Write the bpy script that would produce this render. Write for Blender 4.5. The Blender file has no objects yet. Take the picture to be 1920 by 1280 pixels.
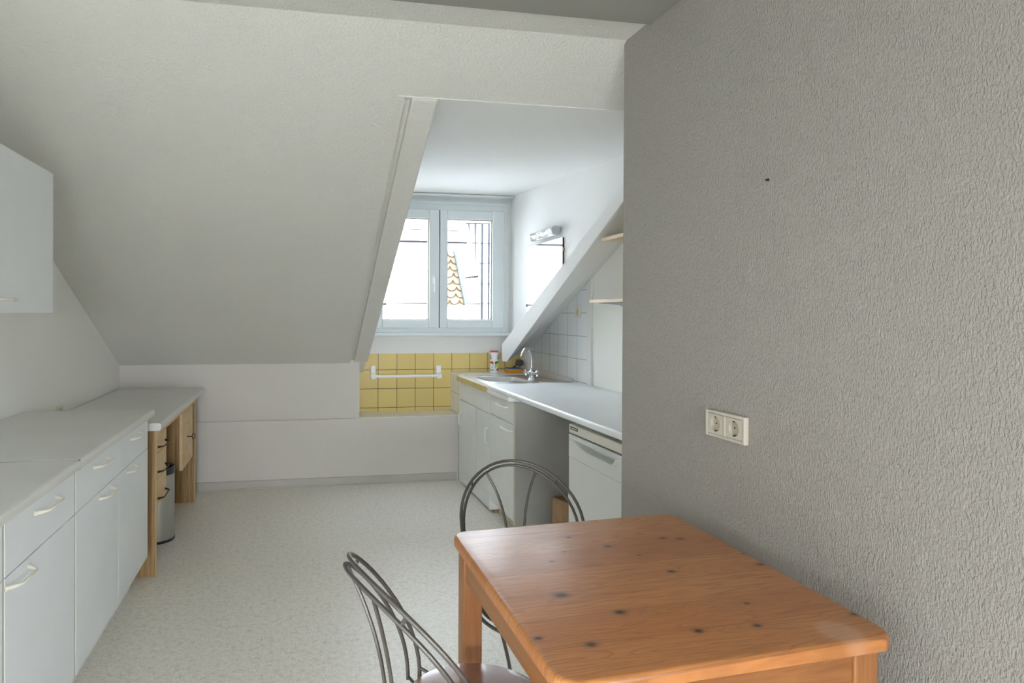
import bpy, bmesh, math, random
from mathutils import Vector, Matrix
random.seed(7)
S = bpy.context.scene
COL = S.collection
PI = math.pi

# ------------------------------------------------------------------ camera
F_PX, CX, CY = 1175.15, 763.14, 597.18
YAW, PITCH, ROLL = 0.1788, -0.0070, 0.0040
cam_d = bpy.data.cameras.new('camera')
cam_d.sensor_width = 36
cam_d.lens = F_PX * 36 / 1920
cam_d.shift_x = (960 - CX) / 1920
cam_d.shift_y = (CY - 640) / 1920
cam_d.clip_start = 0.02
cam = bpy.data.objects.new('camera', cam_d)
COL.objects.link(cam)
R = Vector((math.cos(YAW), -math.sin(YAW), 0))
Fw = Vector((math.sin(YAW), math.cos(YAW), 0))
U = Vector((0, 0, 1))
F2 = Fw * math.cos(PITCH) + U * math.sin(PITCH)
U2 = U * math.cos(PITCH) - Fw * math.sin(PITCH)
R3 = R * math.cos(ROLL) + U2 * math.sin(ROLL)
U3 = U2 * math.cos(ROLL) - R * math.sin(ROLL)
m3 = Matrix((R3, U3, -F2)).transposed()
cam.matrix_world = Matrix.Translation((0, 0, 1.30)) @ m3.to_4x4()
S.camera = cam

# ------------------------------------------------------------------ world, exposure
SKY = 1.0
w = bpy.data.worlds.new('sky')
S.world = w
w.use_nodes = True
wn, wl = w.node_tree.nodes, w.node_tree.links
bg = wn['Background']
tc = wn.new('ShaderNodeTexCoord')
sx = wn.new('ShaderNodeSeparateXYZ')
cr = wn.new('ShaderNodeValToRGB')
mp = wn.new('ShaderNodeMath')
mp.operation = 'MULTIPLY_ADD'
mp.inputs[1].default_value = .5
mp.inputs[2].default_value = .5
e_ = cr.color_ramp.elements
e_[0].position, e_[0].color = .47, (.27, .27, .26, 1)      # ground and house fronts below the horizon
e_[1].position, e_[1].color = .50, (.95, .965, 1.0, 1)
e2 = e_.new(.9)
e2.color = (.74, .85, 1.02, 1)
wl.new(tc.outputs['Generated'], sx.inputs[0])
wl.new(sx.outputs['Z'], mp.inputs[0])
wl.new(mp.outputs[0], cr.inputs[0])
wl.new(cr.outputs[0], bg.inputs['Color'])
bg.inputs['Strength'].default_value = SKY
vs = S.view_settings
vs.view_transform = 'Standard'
vs.look = 'None'
vs.gamma = 1
vs.exposure = 5.57
vs.use_curve_mapping = False
S.cycles.max_bounces = 12
S.cycles.diffuse_bounces = 9
S.cycles.glossy_bounces = 4
S.cycles.transparent_max_bounces = 12
S.cycles.caustics_reflective = False
S.cycles.caustics_refractive = False
S.cycles.sample_clamp_indirect = 6


def portal(name, loc, rot, sx_, sy_):
    l = bpy.data.lights.new(name, 'AREA')
    l.shape = 'RECTANGLE'
    l.size, l.size_y = sx_, sy_
    l.cycles.is_portal = True
    o = bpy.data.objects.new(name, l)
    o.location = loc
    o.rotation_euler = rot
    COL.objects.link(o)


portal('window_daylight', (1.17, 5.13, 1.67), (-PI / 2, 0, 0), 1.12, 0.98)
portal('added_rear_window_portal', (-.05, -4.50, 1.06), (PI / 2, 0, 0), 1.7, 1.12)  # sky portal of the added rear window
portal('added_side_window_portal', (1.38, -1.70, 1.20), (0, PI / 2, 0), 1.5, 2.8)  # sky portal of the added side window

# ------------------------------------------------------------------ materials
MATS = {}


class NT:
    """small helper around a node tree"""

    def __init__(s, name):
        s.m = bpy.data.materials.new(name)
        s.m.use_nodes = True
        s.n, s.l = s.m.node_tree.nodes, s.m.node_tree.links
        s.b = s.n['Principled BSDF']
        s._tc = None

    def co(s):
        if s._tc is None:
            s._tc = s.n.new('ShaderNodeTexCoord')
        return s._tc.outputs['Object']

    def xyz(s):
        x = s.n.new('ShaderNodeSeparateXYZ')
        s.l.new(s.co(), x.inputs[0])
        return x.outputs[0], x.outputs[1], x.outputs[2]

    def mth(s, op, a, b=None, c=None, clamp=False):
        x = s.n.new('ShaderNodeMath')
        x.operation = op
        x.use_clamp = clamp
        for i, v in enumerate((a, b, c)):
            if v is None:
                continue
            if isinstance(v, (int, float)):
                x.inputs[i].default_value = v
            else:
                s.l.new(v, x.inputs[i])
        return x.outputs[0]

    def comb(s, a, b, c):
        x = s.n.new('ShaderNodeCombineXYZ')
        for i, v in enumerate((a, b, c)):
            if isinstance(v, (int, float)):
                x.inputs[i].default_value = v
            else:
                s.l.new(v, x.inputs[i])
        return x.outputs[0]

    def noise(s, vec, scale, detail=3, rough=.5, dist=0):
        x = s.n.new('ShaderNodeTexNoise')
        x.inputs['Scale'].default_value = scale
        x.inputs['Detail'].default_value = detail
        x.inputs['Roughness'].default_value = rough
        x.inputs['Distortion'].default_value = dist
        s.l.new(vec, x.inputs['Vector'])
        return x.outputs['Fac']

    def scaled(s, vec, sc):
        x = s.n.new('ShaderNodeMapping')
        x.inputs['Scale'].default_value = sc
        s.l.new(vec, x.inputs['Vector'])
        return x.outputs[0]

    def ramp(s, fac, stops):
        x = s.n.new('ShaderNodeValToRGB')
        e = x.color_ramp.elements
        while len(e) < len(stops):
            e.new(.5)
        for el, (p, c) in zip(e, stops):
            el.position = p
            el.color = (*c, 1) if len(c) == 3 else c
        s.l.new(fac, x.inputs[0])
        return x.outputs[0]

    def mix(s, fac, a, b):
        x = s.n.new('ShaderNodeMix')
        x.data_type = 'RGBA'
        for sock, v in ((x.inputs[0], fac), (x.inputs[6], a), (x.inputs[7], b)):
            if isinstance(v, (int, float)):
                sock.default_value = v
            elif isinstance(v, tuple):
                sock.default_value = (*v, 1)
            else:
                s.l.new(v, sock)
        return x.outputs[2]

    def bump(s, h, strength, dist):
        x = s.n.new('ShaderNodeBump')
        x.inputs['Strength'].default_value = strength
        x.inputs['Distance'].default_value = dist
        s.l.new(h, x.inputs['Height'])
        s.l.new(x.outputs[0], s.b.inputs['Normal'])

    def set(s, color=None, rough=.5, metal=0, coat=0, spec=None):
        if color is not None:
            if isinstance(color, tuple):
                s.b.inputs['Base Color'].default_value = (*color, 1)
            else:
                s.l.new(color, s.b.inputs['Base Color'])
        s.b.inputs['Roughness'].default_value = rough
        s.b.inputs['Metallic'].default_value = metal
        s.b.inputs['Coat Weight'].default_value = coat
        if spec is not None:
            s.b.inputs['Specular IOR Level'].default_value = spec
        return s.m


def flat(name, color, rough=.5, metal=0, coat=0, wear=.03, scale=6):
    """plain painted / plastic surface with a faint procedural unevenness"""
    t = NT(name)
    f = t.noise(t.co(), scale, 3)
    c2 = tuple(max(0, v * (1 - wear * 2)) for v in color)
    c1 = tuple(min(1, v * (1 + wear)) for v in color)
    return t.set(t.ramp(f, [(.3, c2), (.7, c1)]), rough, metal, coat)


def wallpaper(name, color, strength=.5, stretch=(1, 1, .6), scale=150, dist=.004):
    t = NT(name)
    v = t.scaled(t.co(), stretch)
    a = t.noise(v, scale, 3, .5, .25)
    h = t.ramp(a, [(.34, (0, 0, 0)), (.66, (1, 1, 1))])
    big = t.noise(t.co(), 1.1, 3)
    c = t.ramp(big, [(.3, tuple(x * .965 for x in color)), (.7, color)])
    t.bump(h, strength, dist)
    return t.set(c, .85, spec=.25)


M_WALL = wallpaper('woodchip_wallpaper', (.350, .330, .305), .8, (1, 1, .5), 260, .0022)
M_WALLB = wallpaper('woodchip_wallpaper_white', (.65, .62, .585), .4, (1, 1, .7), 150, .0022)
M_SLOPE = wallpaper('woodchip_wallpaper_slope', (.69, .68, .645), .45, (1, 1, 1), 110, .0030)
M_SMOOTH = wallpaper('smooth_wall_paint', (.90, .90, .865), .12, (1, 1, 1), 60, .001)
M_DORM = wallpaper('dormer_wall_paint', (.80, .80, .79), .30, (1, 1, 1), 90, .002)
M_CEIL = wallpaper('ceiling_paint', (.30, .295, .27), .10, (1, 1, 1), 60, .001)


def tiles(name, col, grout, a0, a1, o0, o1, pitch, gw, vary=.05):
    t = NT(name)
    x = t.xyz()

    def cell(a, o):
        u = t.mth('DIVIDE', t.mth('SUBTRACT', x[a], o), pitch)
        fr = t.mth('FRACT', t.mth('ADD', u, 100.5))
        d = t.mth('MULTIPLY', t.mth('ABSOLUTE', t.mth('SUBTRACT', fr, .5)), pitch)
        return t.mth('FLOOR', t.mth('ADD', u, 100.0)), d

    c0, d0 = cell(a0, o0)
    c1, d1 = cell(a1, o1)
    d = t.mth('MINIMUM', d0, d1)
    mask = t.mth('LESS_THAN', d, gw / 2)
    wn_ = t.n.new('ShaderNodeTexWhiteNoise')
    t.l.new(t.comb(c0, c1, 0.0), wn_.inputs['Vector'])
    body = t.ramp(wn_.outputs['Value'], [(0, tuple(v * (1 - vary) for v in col)), (1, col)])
    f = t.noise(t.co(), 22, 3)
    body = t.mix(t.mth('MULTIPLY', f, .18 if vary > .04 else .03), body, tuple(v * .8 for v in col))
    c = t.mix(mask, body, grout)
    h = t.ramp(t.mth('DIVIDE', d, .006), [(0, (0, 0, 0)), (.8, (1, 1, 1))])
    t.bump(h, .35, .0015)
    m = t.set(c, .18)
    rr = t.mth('ADD', t.mth('MULTIPLY', mask, .6), .22)
    t.l.new(rr, t.b.inputs['Roughness'])
    return m


TP = .15352
M_YEL = tiles('yellow_wall_tiles', (.74, .575, .22), (.075, .06, .045), 0, 2, .6750, .8482, TP, .0042)
M_WT = tiles('white_wall_tiles', (.90, .92, .94), (.20, .20, .19), 1, 2, 4.7304, 1.0052, TP, .0026, .03)
M_WTOP = tiles('white_ledge_tiles', (.80, .80, .77), (.36, .34, .30), 0, 1, .6750, 5.02, TP, .003, .03)
M_WSIDE = tiles('white_side_tiles', (.78, .79, .78), (.20, .19, .17), 1, 2, 5.10, .672, TP, .003, .03)
M_MUST = tiles('mustard_edge_tiles', (.55, .43, .16), (.12, .10, .06), 1, 2, 4.40, .60, .155, .004, .05)


def floor_mat():
    t = NT('speckled_vinyl')
    v = t.co()
    big = t.noise(v, 2.2, 3, .6)
    mid = t.noise(v, 42, 6, .75)
    fine = t.noise(v, 160, 4, .8)
    c = t.ramp(mid, [(.32, (.56, .505, .41)), (.47, (.82, .785, .715)), (.68, (.93, .905, .85))])
    c = t.mix(t.ramp(fine, [(.35, (1, 1, 1)), (.5, (0, 0, 0))]), c, (.50, .45, .37))
    c2 = t.mix(t.mth('MULTIPLY', big, .35), c, (.87, .845, .80))
    # a few scuffs
    sc = t.noise(t.scaled(v, (3, 14, 1)), 3.2, 3, .5, 1.2)
    c3 = t.mix(t.ramp(sc, [(.70, (0, 0, 0)), (.74, (.22, .22, .22)), (.77, (0, 0, 0))]), c2, (.35, .34, .33))
    t.bump(fine, .08, .001)
    m = t.set(c3, .42)
    t.l.new(t.mth('ADD', t.mth('MULTIPLY', mid, .25), .28), t.b.inputs['Roughness'])
    return m


M_FLOOR = floor_mat()


def wood(name, dark, light, axis, scale=26, stretch=.07, rough=.45, coat=0, contrast=(.35, .65)):
    """straight-grained wood; axis = grain direction"""
    t = NT(name)
    sc = [1, 1, 1]
    sc[axis] = stretch
    v = t.scaled(t.co(), tuple(sc))
    a = t.noise(v, scale, 5, .62, .5)
    b = t.noise(v, scale * 4.5, 3, .6)
    f = t.mth('ADD', t.mth('MULTIPLY', a, .7), t.mth('MULTIPLY', b, .3))
    c = t.ramp(f, [(contrast[0], dark), (contrast[1], light)])
    t.bump(b, .1, .0006)
    return t.set(c, rough, 0, coat)


M_OAKV = wood('oak_veneer_vertical', (.21, .12, .042), (.43, .27, .115), 2, 40, .035, .5, contrast=(.40, .60))
M_BEECH = wood('light_beech', (.60, .40, .19), (.76, .56, .32), 1, 18, .25, .45)
M_SHELF = wood('pine_shelf', (.66, .49, .30), (.82, .68, .48), 1, 22, .12, .5)
M_CARD = wood('brown_cardboard', (.30, .17, .09), (.42, .26, .15), 2, 14, .3, .8)


KNOTS = [(0.707, 1.529, 1.3), (0.777, 1.454, 1.9), (0.947, 1.483, 2.0), (0.990, 1.472, 2.0), (0.547, 1.215, 3.3),
         (0.844, 1.287, 2.0), (1.073, 1.288, 2.0), (1.083, 1.354, 1.6), (0.629, 1.127, 2.4), (0.901, 1.118, 1.3),
         (0.734, 1.035, 2.0), (0.856, 1.034, 1.8), (1.076, 1.042, 1.8), (0.517, 1.024, 2.2), (0.433, 1.060, 1.6),
         (0.600, 1.387, 1.1), (0.653, 1.438, 1.1), (0.823, 1.386, 1.0)]
SHX, SHK = .412, .070      # the boards run along x with this slight turn


def table_top_mat():
    t = NT('varnished_pine_boards')
    x, y, z = t.xyz()
    v = t.mth('SUBTRACT', y, t.mth('MULTIPLY', t.mth('SUBTRACT', x, SHX), SHK))
    bd = t.mth('DIVIDE', t.mth('SUBTRACT', v, .915), .1013)
    bi = t.mth('FLOOR', bd)
    fr = t.mth('SUBTRACT', bd, bi)
    wn_ = t.n.new('ShaderNodeTexWhiteNoise')
    wn_.noise_dimensions = '1D'
    t.l.new(bi, wn_.inputs['W'])
    rnd = wn_.outputs['Value']
    core = None
    halo = None
    for kx, ky, r in KNOTS:
        kv = ky - (kx - SHX) * SHK
        dx = t.mth('DIVIDE', t.mth('SUBTRACT', x, kx), 1.5)
        dy = t.mth('SUBTRACT', v, kv)
        d2 = t.mth('ADD', t.mth('MULTIPLY', dx, dx), t.mth('MULTIPLY', dy, dy))
        rr = r * .0036
        k = t.mth('EXPONENT', t.mth('MULTIPLY', d2, -1.0 / (rr * rr)))
        dxl = t.mth('DIVIDE', t.mth('SUBTRACT', x, kx), 5.0)
        d3 = t.mth('ADD', t.mth('MULTIPLY', dxl, dxl), t.mth('MULTIPLY', dy, dy))
        h = t.mth('MULTIPLY', t.mth('EXPONENT', t.mth('MULTIPLY', d3, -1.0 / (rr * rr * 5.5))), .45)
        core = k if core is None else t.mth('MAXIMUM', core, k)
        halo = h if halo is None else t.mth('ADD', halo, h)
    # grain: rings of a noise that is stretched along the board, pushed aside by the knots
    vec = t.comb(t.mth('ADD', t.mth('MULTIPLY', x, 1.0), t.mth('MULTIPLY', rnd, 7.0)),
                 t.mth('ADD', t.mth('MULTIPLY', v, 11.0), t.mth('MULTIPLY', rnd, 31.0)), 0.0)
    ph = t.noise(vec, 1.5, 2, .5, .35)
    ph = t.mth('ADD', ph, t.mth('MULTIPLY', halo, .16))
    ring = t.mth('FRACT', t.mth('MULTIPLY', ph, 17.0))
    line = t.ramp(ring, [(0, (0, 0, 0)), (.62, (.15, .15, .15)), (.90, (.72, .72, .72)), (1, (0, 0, 0))])
    fine = t.noise(t.scaled(t.comb(x, v, z), (4, 120, 20)), 3, 4, .6)
    base = t.ramp(rnd, [(0, (.54, .205, .062)), (.5, (.60, .245, .078)), (1, (.67, .29, .10))])
    big = t.noise(t.comb(x, v, z), 3.0, 3, .5)
    base = t.mix(t.mth('MULTIPLY', big, .5), base, (.46, .195, .060))
    c = t.mix(t.mth('MULTIPLY', line, .58), base, (.20, .060, .016))
    c = t.mix(t.ramp(fine, [(.38, (0, 0, 0)), (.72, (.55, .55, .55))]), c, (.27, .085, .024))
    c = t.mix(t.mth('MULTIPLY', halo, .55, clamp=True), c, (.33, .115, .033))
    c = t.mix(t.mth('MULTIPLY', core, 1.15, clamp=True), c, (.035, .014, .009))
    joint = t.mth('LESS_THAN', t.mth('MINIMUM', fr, t.mth('SUBTRACT', 1.0, fr)), .012)
    c = t.mix(t.mth('MULTIPLY', joint, .45), c, (.24, .085, .03))
    # pale heat ring left by a pot
    hx = t.mth('SUBTRACT', x, .989)
    hy = t.mth('SUBTRACT', v, .947)
    hd = t.mth('SQRT', t.mth('ADD', t.mth('MULTIPLY', hx, hx), t.mth('MULTIPLY', hy, hy)))
    pale = t.ramp(t.mth('MULTIPLY', hd, 10.0), [(.30, (.30, .30, .30)), (.46, (0, 0, 0))])
    c = t.mix(pale, c, (.72, .50, .38))
    t.bump(t.mth('ADD', fine, t.mth('MULTIPLY', joint, -1.0)), .10, .0006)
    m = t.set(c, .3, 0, .25)
    rn = t.noise(t.co(), 9, 4, .6)
    t.l.new(t.mth('ADD', t.mth('MULTIPLY', rn, .22), .26), t.b.inputs['Roughness'])
    t.b.inputs['Coat Roughness'].default_value = .3
    return m


M_TABLE = table_top_mat()
M_TLEG = wood('varnished_pine_leg', (.20, .068, .020), (.37, .155, .052), 2, 30, .05, .38, .15, (.35, .65))
M_TAPR = wood('varnished_pine_apron', (.20, .068, .020), (.34, .140, .046), 0, 30, .05, .38, .15, (.35, .65))
M_TAPY = wood('varnished_pine_side_apron', (.26, .098, .032), (.38, .17, .06), 1, 30, .05, .38, .15, (.35, .65))

M_CAB = flat('white_laminate', (.83, .865, .90), .38, wear=.012)
M_CABR = flat('white_laminate_grey_tint', (.76, .775, .76), .42, wear=.02)
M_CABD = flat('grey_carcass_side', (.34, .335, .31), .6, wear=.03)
M_EDGE = flat('beige_board_edge', (.55, .52, .43), .6)
M_GAP = flat('dull_beige_filler', (.30, .27, .20), .7)  # even dull beige for the window gaskets and the crack
M_GAPD = flat('dark_joint', (.10, .093, .08), .8)
M_WORK = flat('pale_grey_worktop', (.72, .72, .695), .36, wear=.02, scale=3)
M_WORKR = flat('white_worktop', (.83, .87, .90), .32, wear=.012, scale=3)
M_WEDGE = flat('worktop_edge', (.80, .82, .85), .3, wear=.01)
M_CREAM = flat('cream_plastic', (.78, .75, .63), .35)
M_WPLA = flat('white_plastic', (.86, .87, .87), .3, wear=.01)
M_PVC = flat('white_pvc', (.74, .79, .81), .28, wear=.01)
M_SOCK = flat('ivory_socket_plastic', (.56, .525, .45), .32, wear=.01)
M_SOCKIN = flat('ivory_socket_recess', (.45, .41, .31), .45, wear=.01)
M_DARK = flat('dark_plastic', (.03, .03, .032), .4)
M_BLACK = flat('black_hole', (.008, .008, .008), .8)
M_IRON = flat('brown_grey_lacquered_steel', (.120, .110, .098), .36, .5, wear=.05, scale=30)
M_BHAND = flat('dark_bronze_handle', (.045, .028, .022), .4, .5)
M_DISH = flat('off_white_enamel', (.70, .715, .69), .3, wear=.01)
M_DISHP = flat('warm_white_panel', (.70, .68, .61), .35, wear=.01)
M_BASE = flat('grey_baseboard', (.47, .45, .415), .5)
M_BRASS = flat('brass_clip', (.55, .42, .20), .3, .9)
M_RED = flat('red_print', (.70, .03, .04), .4)
M_BLUE = flat('blue_print', (.01, .08, .32), .4)
M_GREEN = flat('green_print', (.01, .28, .11), .4)
M_YELP = flat('yellow_print', (.85, .60, .02), .4)
M_SPO = flat('orange_sponge', (.85, .36, .03), .9, wear=.15, scale=200)
M_SPB = flat('blue_scourer', (.03, .16, .50), .95, wear=.15, scale=300)
M_WOOLM = flat('steel_wool_metal', (.22, .215, .23), .45, .7, wear=.2, scale=300)
M_FOAM = flat('white_foam', (.80, .80, .80), .9)


def steel(name, color, rough, stretch):
    t = NT(name)
    f = t.noise(t.scaled(t.co(), stretch), 14, 3, .5)
    m = t.set(t.ramp(f, [(.3, tuple(v * .93 for v in color)), (.7, color)]), rough, 1)
    t.l.new(t.mth('ADD', t.mth('MULTIPLY', f, .08), rough - .04), t.b.inputs['Roughness'])
    return m


M_STEEL = steel('brushed_sink_steel', (.72, .73, .74), .30, (1, 1, 1))
M_BIN = steel('brushed_bin_steel', (.52, .52, .50), .36, (20, 20, .6))
M_CHROME = steel('chrome', (.80, .82, .84), .14, (1, 1, 1))
M_MIRROR = NT('mirror_silver').set((.93, .95, .95), .015, 1)


def glass(name, tint, refl=.9):
    t = NT(name)
    t.n.remove(t.b)
    out = t.n['Material Output']
    tr = t.n.new('ShaderNodeBsdfTransparent')
    tr.inputs[0].default_value = (*tint, 1)
    gl = t.n.new('ShaderNodeBsdfGlossy')
    gl.inputs['Roughness'].default_value = .02
    fz = t.n.new('ShaderNodeFresnel')
    fz.inputs['IOR'].default_value = 1.45
    mx = t.n.new('ShaderNodeMixShader')
    k = t.mth('MULTIPLY', fz.outputs[0], refl)
    t.l.new(k, mx.inputs[0])
    t.l.new(tr.outputs[0], mx.inputs[1])
    t.l.new(gl.outputs[0], mx.inputs[2])
    t.l.new(mx.outputs[0], out.inputs['Surface'])
    return t.m


M_GLASS = glass('window_glass', (.97, .985, .98), .8)


def crystal():
    t = NT('cut_glass')
    v = t.n.new('ShaderNodeTexVoronoi')
    v.inputs['Scale'].default_value = 55
    t.l.new(t.co(), v.inputs['Vector'])
    t.bump(v.outputs['Distance'], .9, .006)
    m = t.set((.95, .96, .95), .08)
    t.b.inputs['Transmission Weight'].default_value = .55
    return m


M_CRYS = crystal()
M_SEAT = wood('brown_seat_vinyl', (.24, .115, .075), (.34, .18, .12), 1, 10, .5, .27, .2)

# ------------------------------------------------------------------ mesh helpers


class MB:
    """one mesh under construction"""

    def __init__(s):
        s.b = bmesh.new()

    def box(s, x0, x1, y0, y1, z0, z1):
        return s.prism([(x0, y0), (x1, y0), (x1, y1), (x0, y1)], 2, z0, z1)

    def prism(s, poly, axis, a, b_):
        def P(q, h):
            if axis == 2:
                return (q[0], q[1], h)
            if axis == 0:
                return (h, q[0], q[1])
            return (q[0], h, q[1])
        lo = [s.b.verts.new(P(q, a)) for q in poly]
        hi = [s.b.verts.new(P(q, b_)) for q in poly]
        n = len(poly)
        for i in range(n):
            j = (i + 1) % n
            s.b.faces.new((lo[i], lo[j], hi[j], hi[i]))
        s.b.faces.new(lo[::-1])
        s.b.faces.new(hi)
        return s

    def loft(s, rings, cap=True, closed=True):
        vv = [[s.b.verts.new(p) for p in r] for r in rings]
        for r0, r1 in zip(vv, vv[1:]):
            n = len(r0)
            for i in range(n if closed else n - 1):
                j = (i + 1) % n
                s.b.faces.new((r0[i], r0[j], r1[j], r1[i]))
        if cap:
            s.b.faces.new(vv[0][::-1])
            s.b.faces.new(vv[-1])
        return vv

    def tube(s, pts, r, seg=8, cap=True):
        pts = [Vector(p) for p in pts]
        rs = r if isinstance(r, (list, tuple)) else [r] * len(pts)
        rings = []
        prev = None
        for i, p in enumerate(pts):
            d = (pts[min(i + 1, len(pts) - 1)] - pts[max(i - 1, 0)]).normalized()
            if prev is None:
                a = Vector((0, 0, 1)) if abs(d.z) < .9 else Vector((1, 0, 0))
                u = d.cross(a).normalized()
            else:
                u = (prev - d * prev.dot(d)).normalized()
            prev = u
            v = d.cross(u)
            rings.append([p + (u * math.cos(2 * PI * k / seg) + v * math.sin(2 * PI * k / seg)) * rs[i]
                          for k in range(seg)])
        s.loft(rings, cap)
        return s

    def lathe(s, cx, cy, prof, seg=32, cap=True):
        rings = [[(cx + r * math.cos(2 * PI * k / seg), cy + r * math.sin(2 * PI * k / seg), z) for k in range(seg)]
                 for r, z in prof]
        s.loft(rings, cap)
        return s

    def ball(s, c, r, sub=2, sc=(1, 1, 1)):
        g = bmesh.ops.create_icosphere(s.b, subdivisions=sub, radius=r)
        for v in g['verts']:
            v.co = Vector((v.co.x * sc[0], v.co.y * sc[1], v.co.z * sc[2])) + Vector(c)
        return s

    def build(s, name, mat, parent=None, smooth=False, bevel=0, seg=2, origin=None):
        bmesh.ops.recalc_face_normals(s.b, faces=s.b.faces)
        me = bpy.data.meshes.new(name)
        if smooth:
            for f in s.b.faces:
                f.smooth = True
        s.b.to_mesh(me)
        s.b.free()
        mats = mat if isinstance(mat, (list, tuple)) else [mat]
        for m in mats:
            me.materials.append(m)
        o = bpy.data.objects.new(name, me)
        COL.objects.link(o)
        if parent is not None:
            o.parent = parent
            pm = parent
            off = Vector((0, 0, 0))
            rot = None
            while pm is not None:
                off += pm.location
                pm = pm.parent
            o.location = -off if not parent.get('_local') else (0, 0, 0)
        if smooth:
            try:
                me.set_sharp_from_angle(angle=math.radians(40))
            except Exception:
                pass
        if bevel:
            md = o.modifiers.new('bevel', 'BEVEL')
            md.width = bevel
            md.segments = seg
            md.limit_method = 'ANGLE'
            md.angle_limit = math.radians(40)
            md.harden_normals = False
        return o


def tag(o, label, cat, group=None):
    o['label'] = label
    o['category'] = cat
    if group:
        o['group'] = group
    return o


def thing(name, label, cat, loc, group=None):
    """an Empty at the thing's base; its parts are modelled in world coordinates"""
    e = bpy.data.objects.new(name, None)
    e.location = loc
    e.empty_display_size = .05
    COL.objects.link(e)
    return tag(e, label, cat, group)


def struct(o, label=None):
    o['kind'] = 'structure'
    if label:
        o['label'] = label
    return o


def arc(cx, cy, r, a0, a1, n=6):
    return [(cx + r * math.cos(math.radians(a0 + (a1 - a0) * i / n)), cy + r * math.sin(math.radians(a0 + (a1 - a0) * i / n)))
            for i in range(n + 1)]


# ------------------------------------------------------------------ room shell
XL, XP, YP, XR = -1.232, 1.19, 2.13, 1.888
YB, YT, YREAR = 4.774, 5.04, -4.40
ZC = 2.30
M = -.5115


def zs(y):          # main roof slope
    return .937 + M * (y - 4.774)


def zd(y):          # dormer ceiling
    return 2.145 + (y - 2.41) * .0530


struct(MB().box(-1.38, 2.05, -4.55, 5.2, -.10, 0).build('floor', M_FLOOR), 'pale speckled vinyl floor')
struct(MB().box(-1.38, XL, -4.55, 5.2, 0, 2.6).build('wall_left', M_SMOOTH), 'smooth off-white left wall behind the cupboards')
RY0, RY1, RZ0, RZ1 = -3.10, -.30, .45, 1.95  # opening of a side window added behind the camera to light the room
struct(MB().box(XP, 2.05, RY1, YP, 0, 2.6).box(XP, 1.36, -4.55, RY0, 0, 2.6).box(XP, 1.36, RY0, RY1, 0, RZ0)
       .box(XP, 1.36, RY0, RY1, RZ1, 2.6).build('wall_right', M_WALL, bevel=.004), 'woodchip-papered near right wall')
struct(MB().box(XR, 2.05, YP, 5.2, 0, 2.6).build('wall_nook', M_SMOOTH), 'side wall of the kitchen niche')
# rear wall behind the camera; its glazed opening is added to light the room
QX0, QX1, QZ0, QZ1 = -.90, .80, .50, 1.62
struct(MB().box(-1.38, QX0, -4.55, YREAR, 0, 2.6).box(QX1, 2.05, -4.55, YREAR, 0, 2.6).box(QX0, QX1, -4.55, YREAR, 0, QZ0)
       .box(QX0, QX1, -4.55, YREAR, QZ1, 2.6).build('wall_rear', M_SMOOTH))
wq = struct(MB().box(QX0, QX0 + .07, -4.52, -4.44, QZ0, QZ1).box(QX1 - .07, QX1, -4.52, -4.44, QZ0, QZ1)
            .box(QX0 + .07, QX1 - .07, -4.52, -4.44, QZ0, QZ0 + .07).box(QX0 + .07, QX1 - .07, -4.52, -4.44, QZ1 - .07, QZ1)
            .build('added_rear_window', M_PVC))
MB().box(QX0 + .07, QX1 - .07, -4.485, -4.475, QZ0 + .07, QZ1 - .07).build('pane', M_GLASS, wq)  # glass of the added rear window
wr = struct(MB().box(1.26, 1.33, RY0, RY0 + .07, RZ0, RZ1).box(1.26, 1.33, RY1 - .07, RY1, RZ0, RZ1)
            .box(1.26, 1.33, RY0 + .07, RY1 - .07, RZ0, RZ0 + .07).box(1.26, 1.33, RY0 + .07, RY1 - .07, RZ1 - .07, RZ1)
            .box(1.26, 1.33, -1.74, -1.66, RZ0 + .07, RZ1 - .07).build('added_side_window', M_PVC))
MB().box(1.29, 1.30, RY0 + .07, RY1 - .07, RZ0 + .07, RZ1 - .07).build('pane', M_GLASS, wr)  # glass of the added side window

# lower wall, knee wall, tiled wall, window wall
struct(MB().box(XL, 1.28, YB, 5.2, 0, .503).build('wall_low', [M_WALLB], bevel=.006), 'low papered wall plinth at the back')
struct(MB().box(XL, .50, 4.80, 5.2, .503, 1.02).build('wall_knee', M_WALLB), 'papered knee wall under the roof slope')
struct(MB().box(.50, 1.28, YB - .001, YT, .503, .509).build('trim_ledge', M_WTOP), 'white tiled ledge below the yellow tiles')
struct(MB().box(.50, XR, YT, 5.2, .5, .980).build('wall_tiled', M_YEL), 'yellow square-tiled wall below the window')
WX0, WX1, WZ0, WZ1 = .58, 1.772, 1.150, 2.250
b = MB()
b.box(.40, XR, YT + .002, 5.2, .980, WZ0).box(.40, WX0, YT + .002, 5.2, WZ0, WZ1)
b.box(WX1, XR, YT + .002, 5.2, WZ0, WZ1).box(.40, XR, YT + .002, 5.2, WZ1, 2.45)
struct(b.build('wall_back', M_DORM), 'white wall around the dormer window')
# tiled block behind and beside the sink
struct(MB().box(1.28, XR, 4.75, YT, 0, .818).build('wall_block', M_WSIDE), 'white tiled block beside the sink')
struct(MB().box(1.276, XR, 4.73, YT, .818, .825).build('trim_block_top', M_WTOP), 'white tiled top of the block behind the sink')
struct(MB().prism([(3.80, .82), (YT, .82), (YT, .94), (4.76, 1.09), (3.80, 1.58)], 0, XR - .004, XR + .001)
       .build('trim_white_tiles', M_WT), 'white tiled wall beside the sink')
struct(MB().box(XR - .016, XR, 3.74, 3.80, .846, 1.585).build('trim_batten', M_DORM, bevel=.003),
       'narrow white vertical batten at the tile edge')


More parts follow.
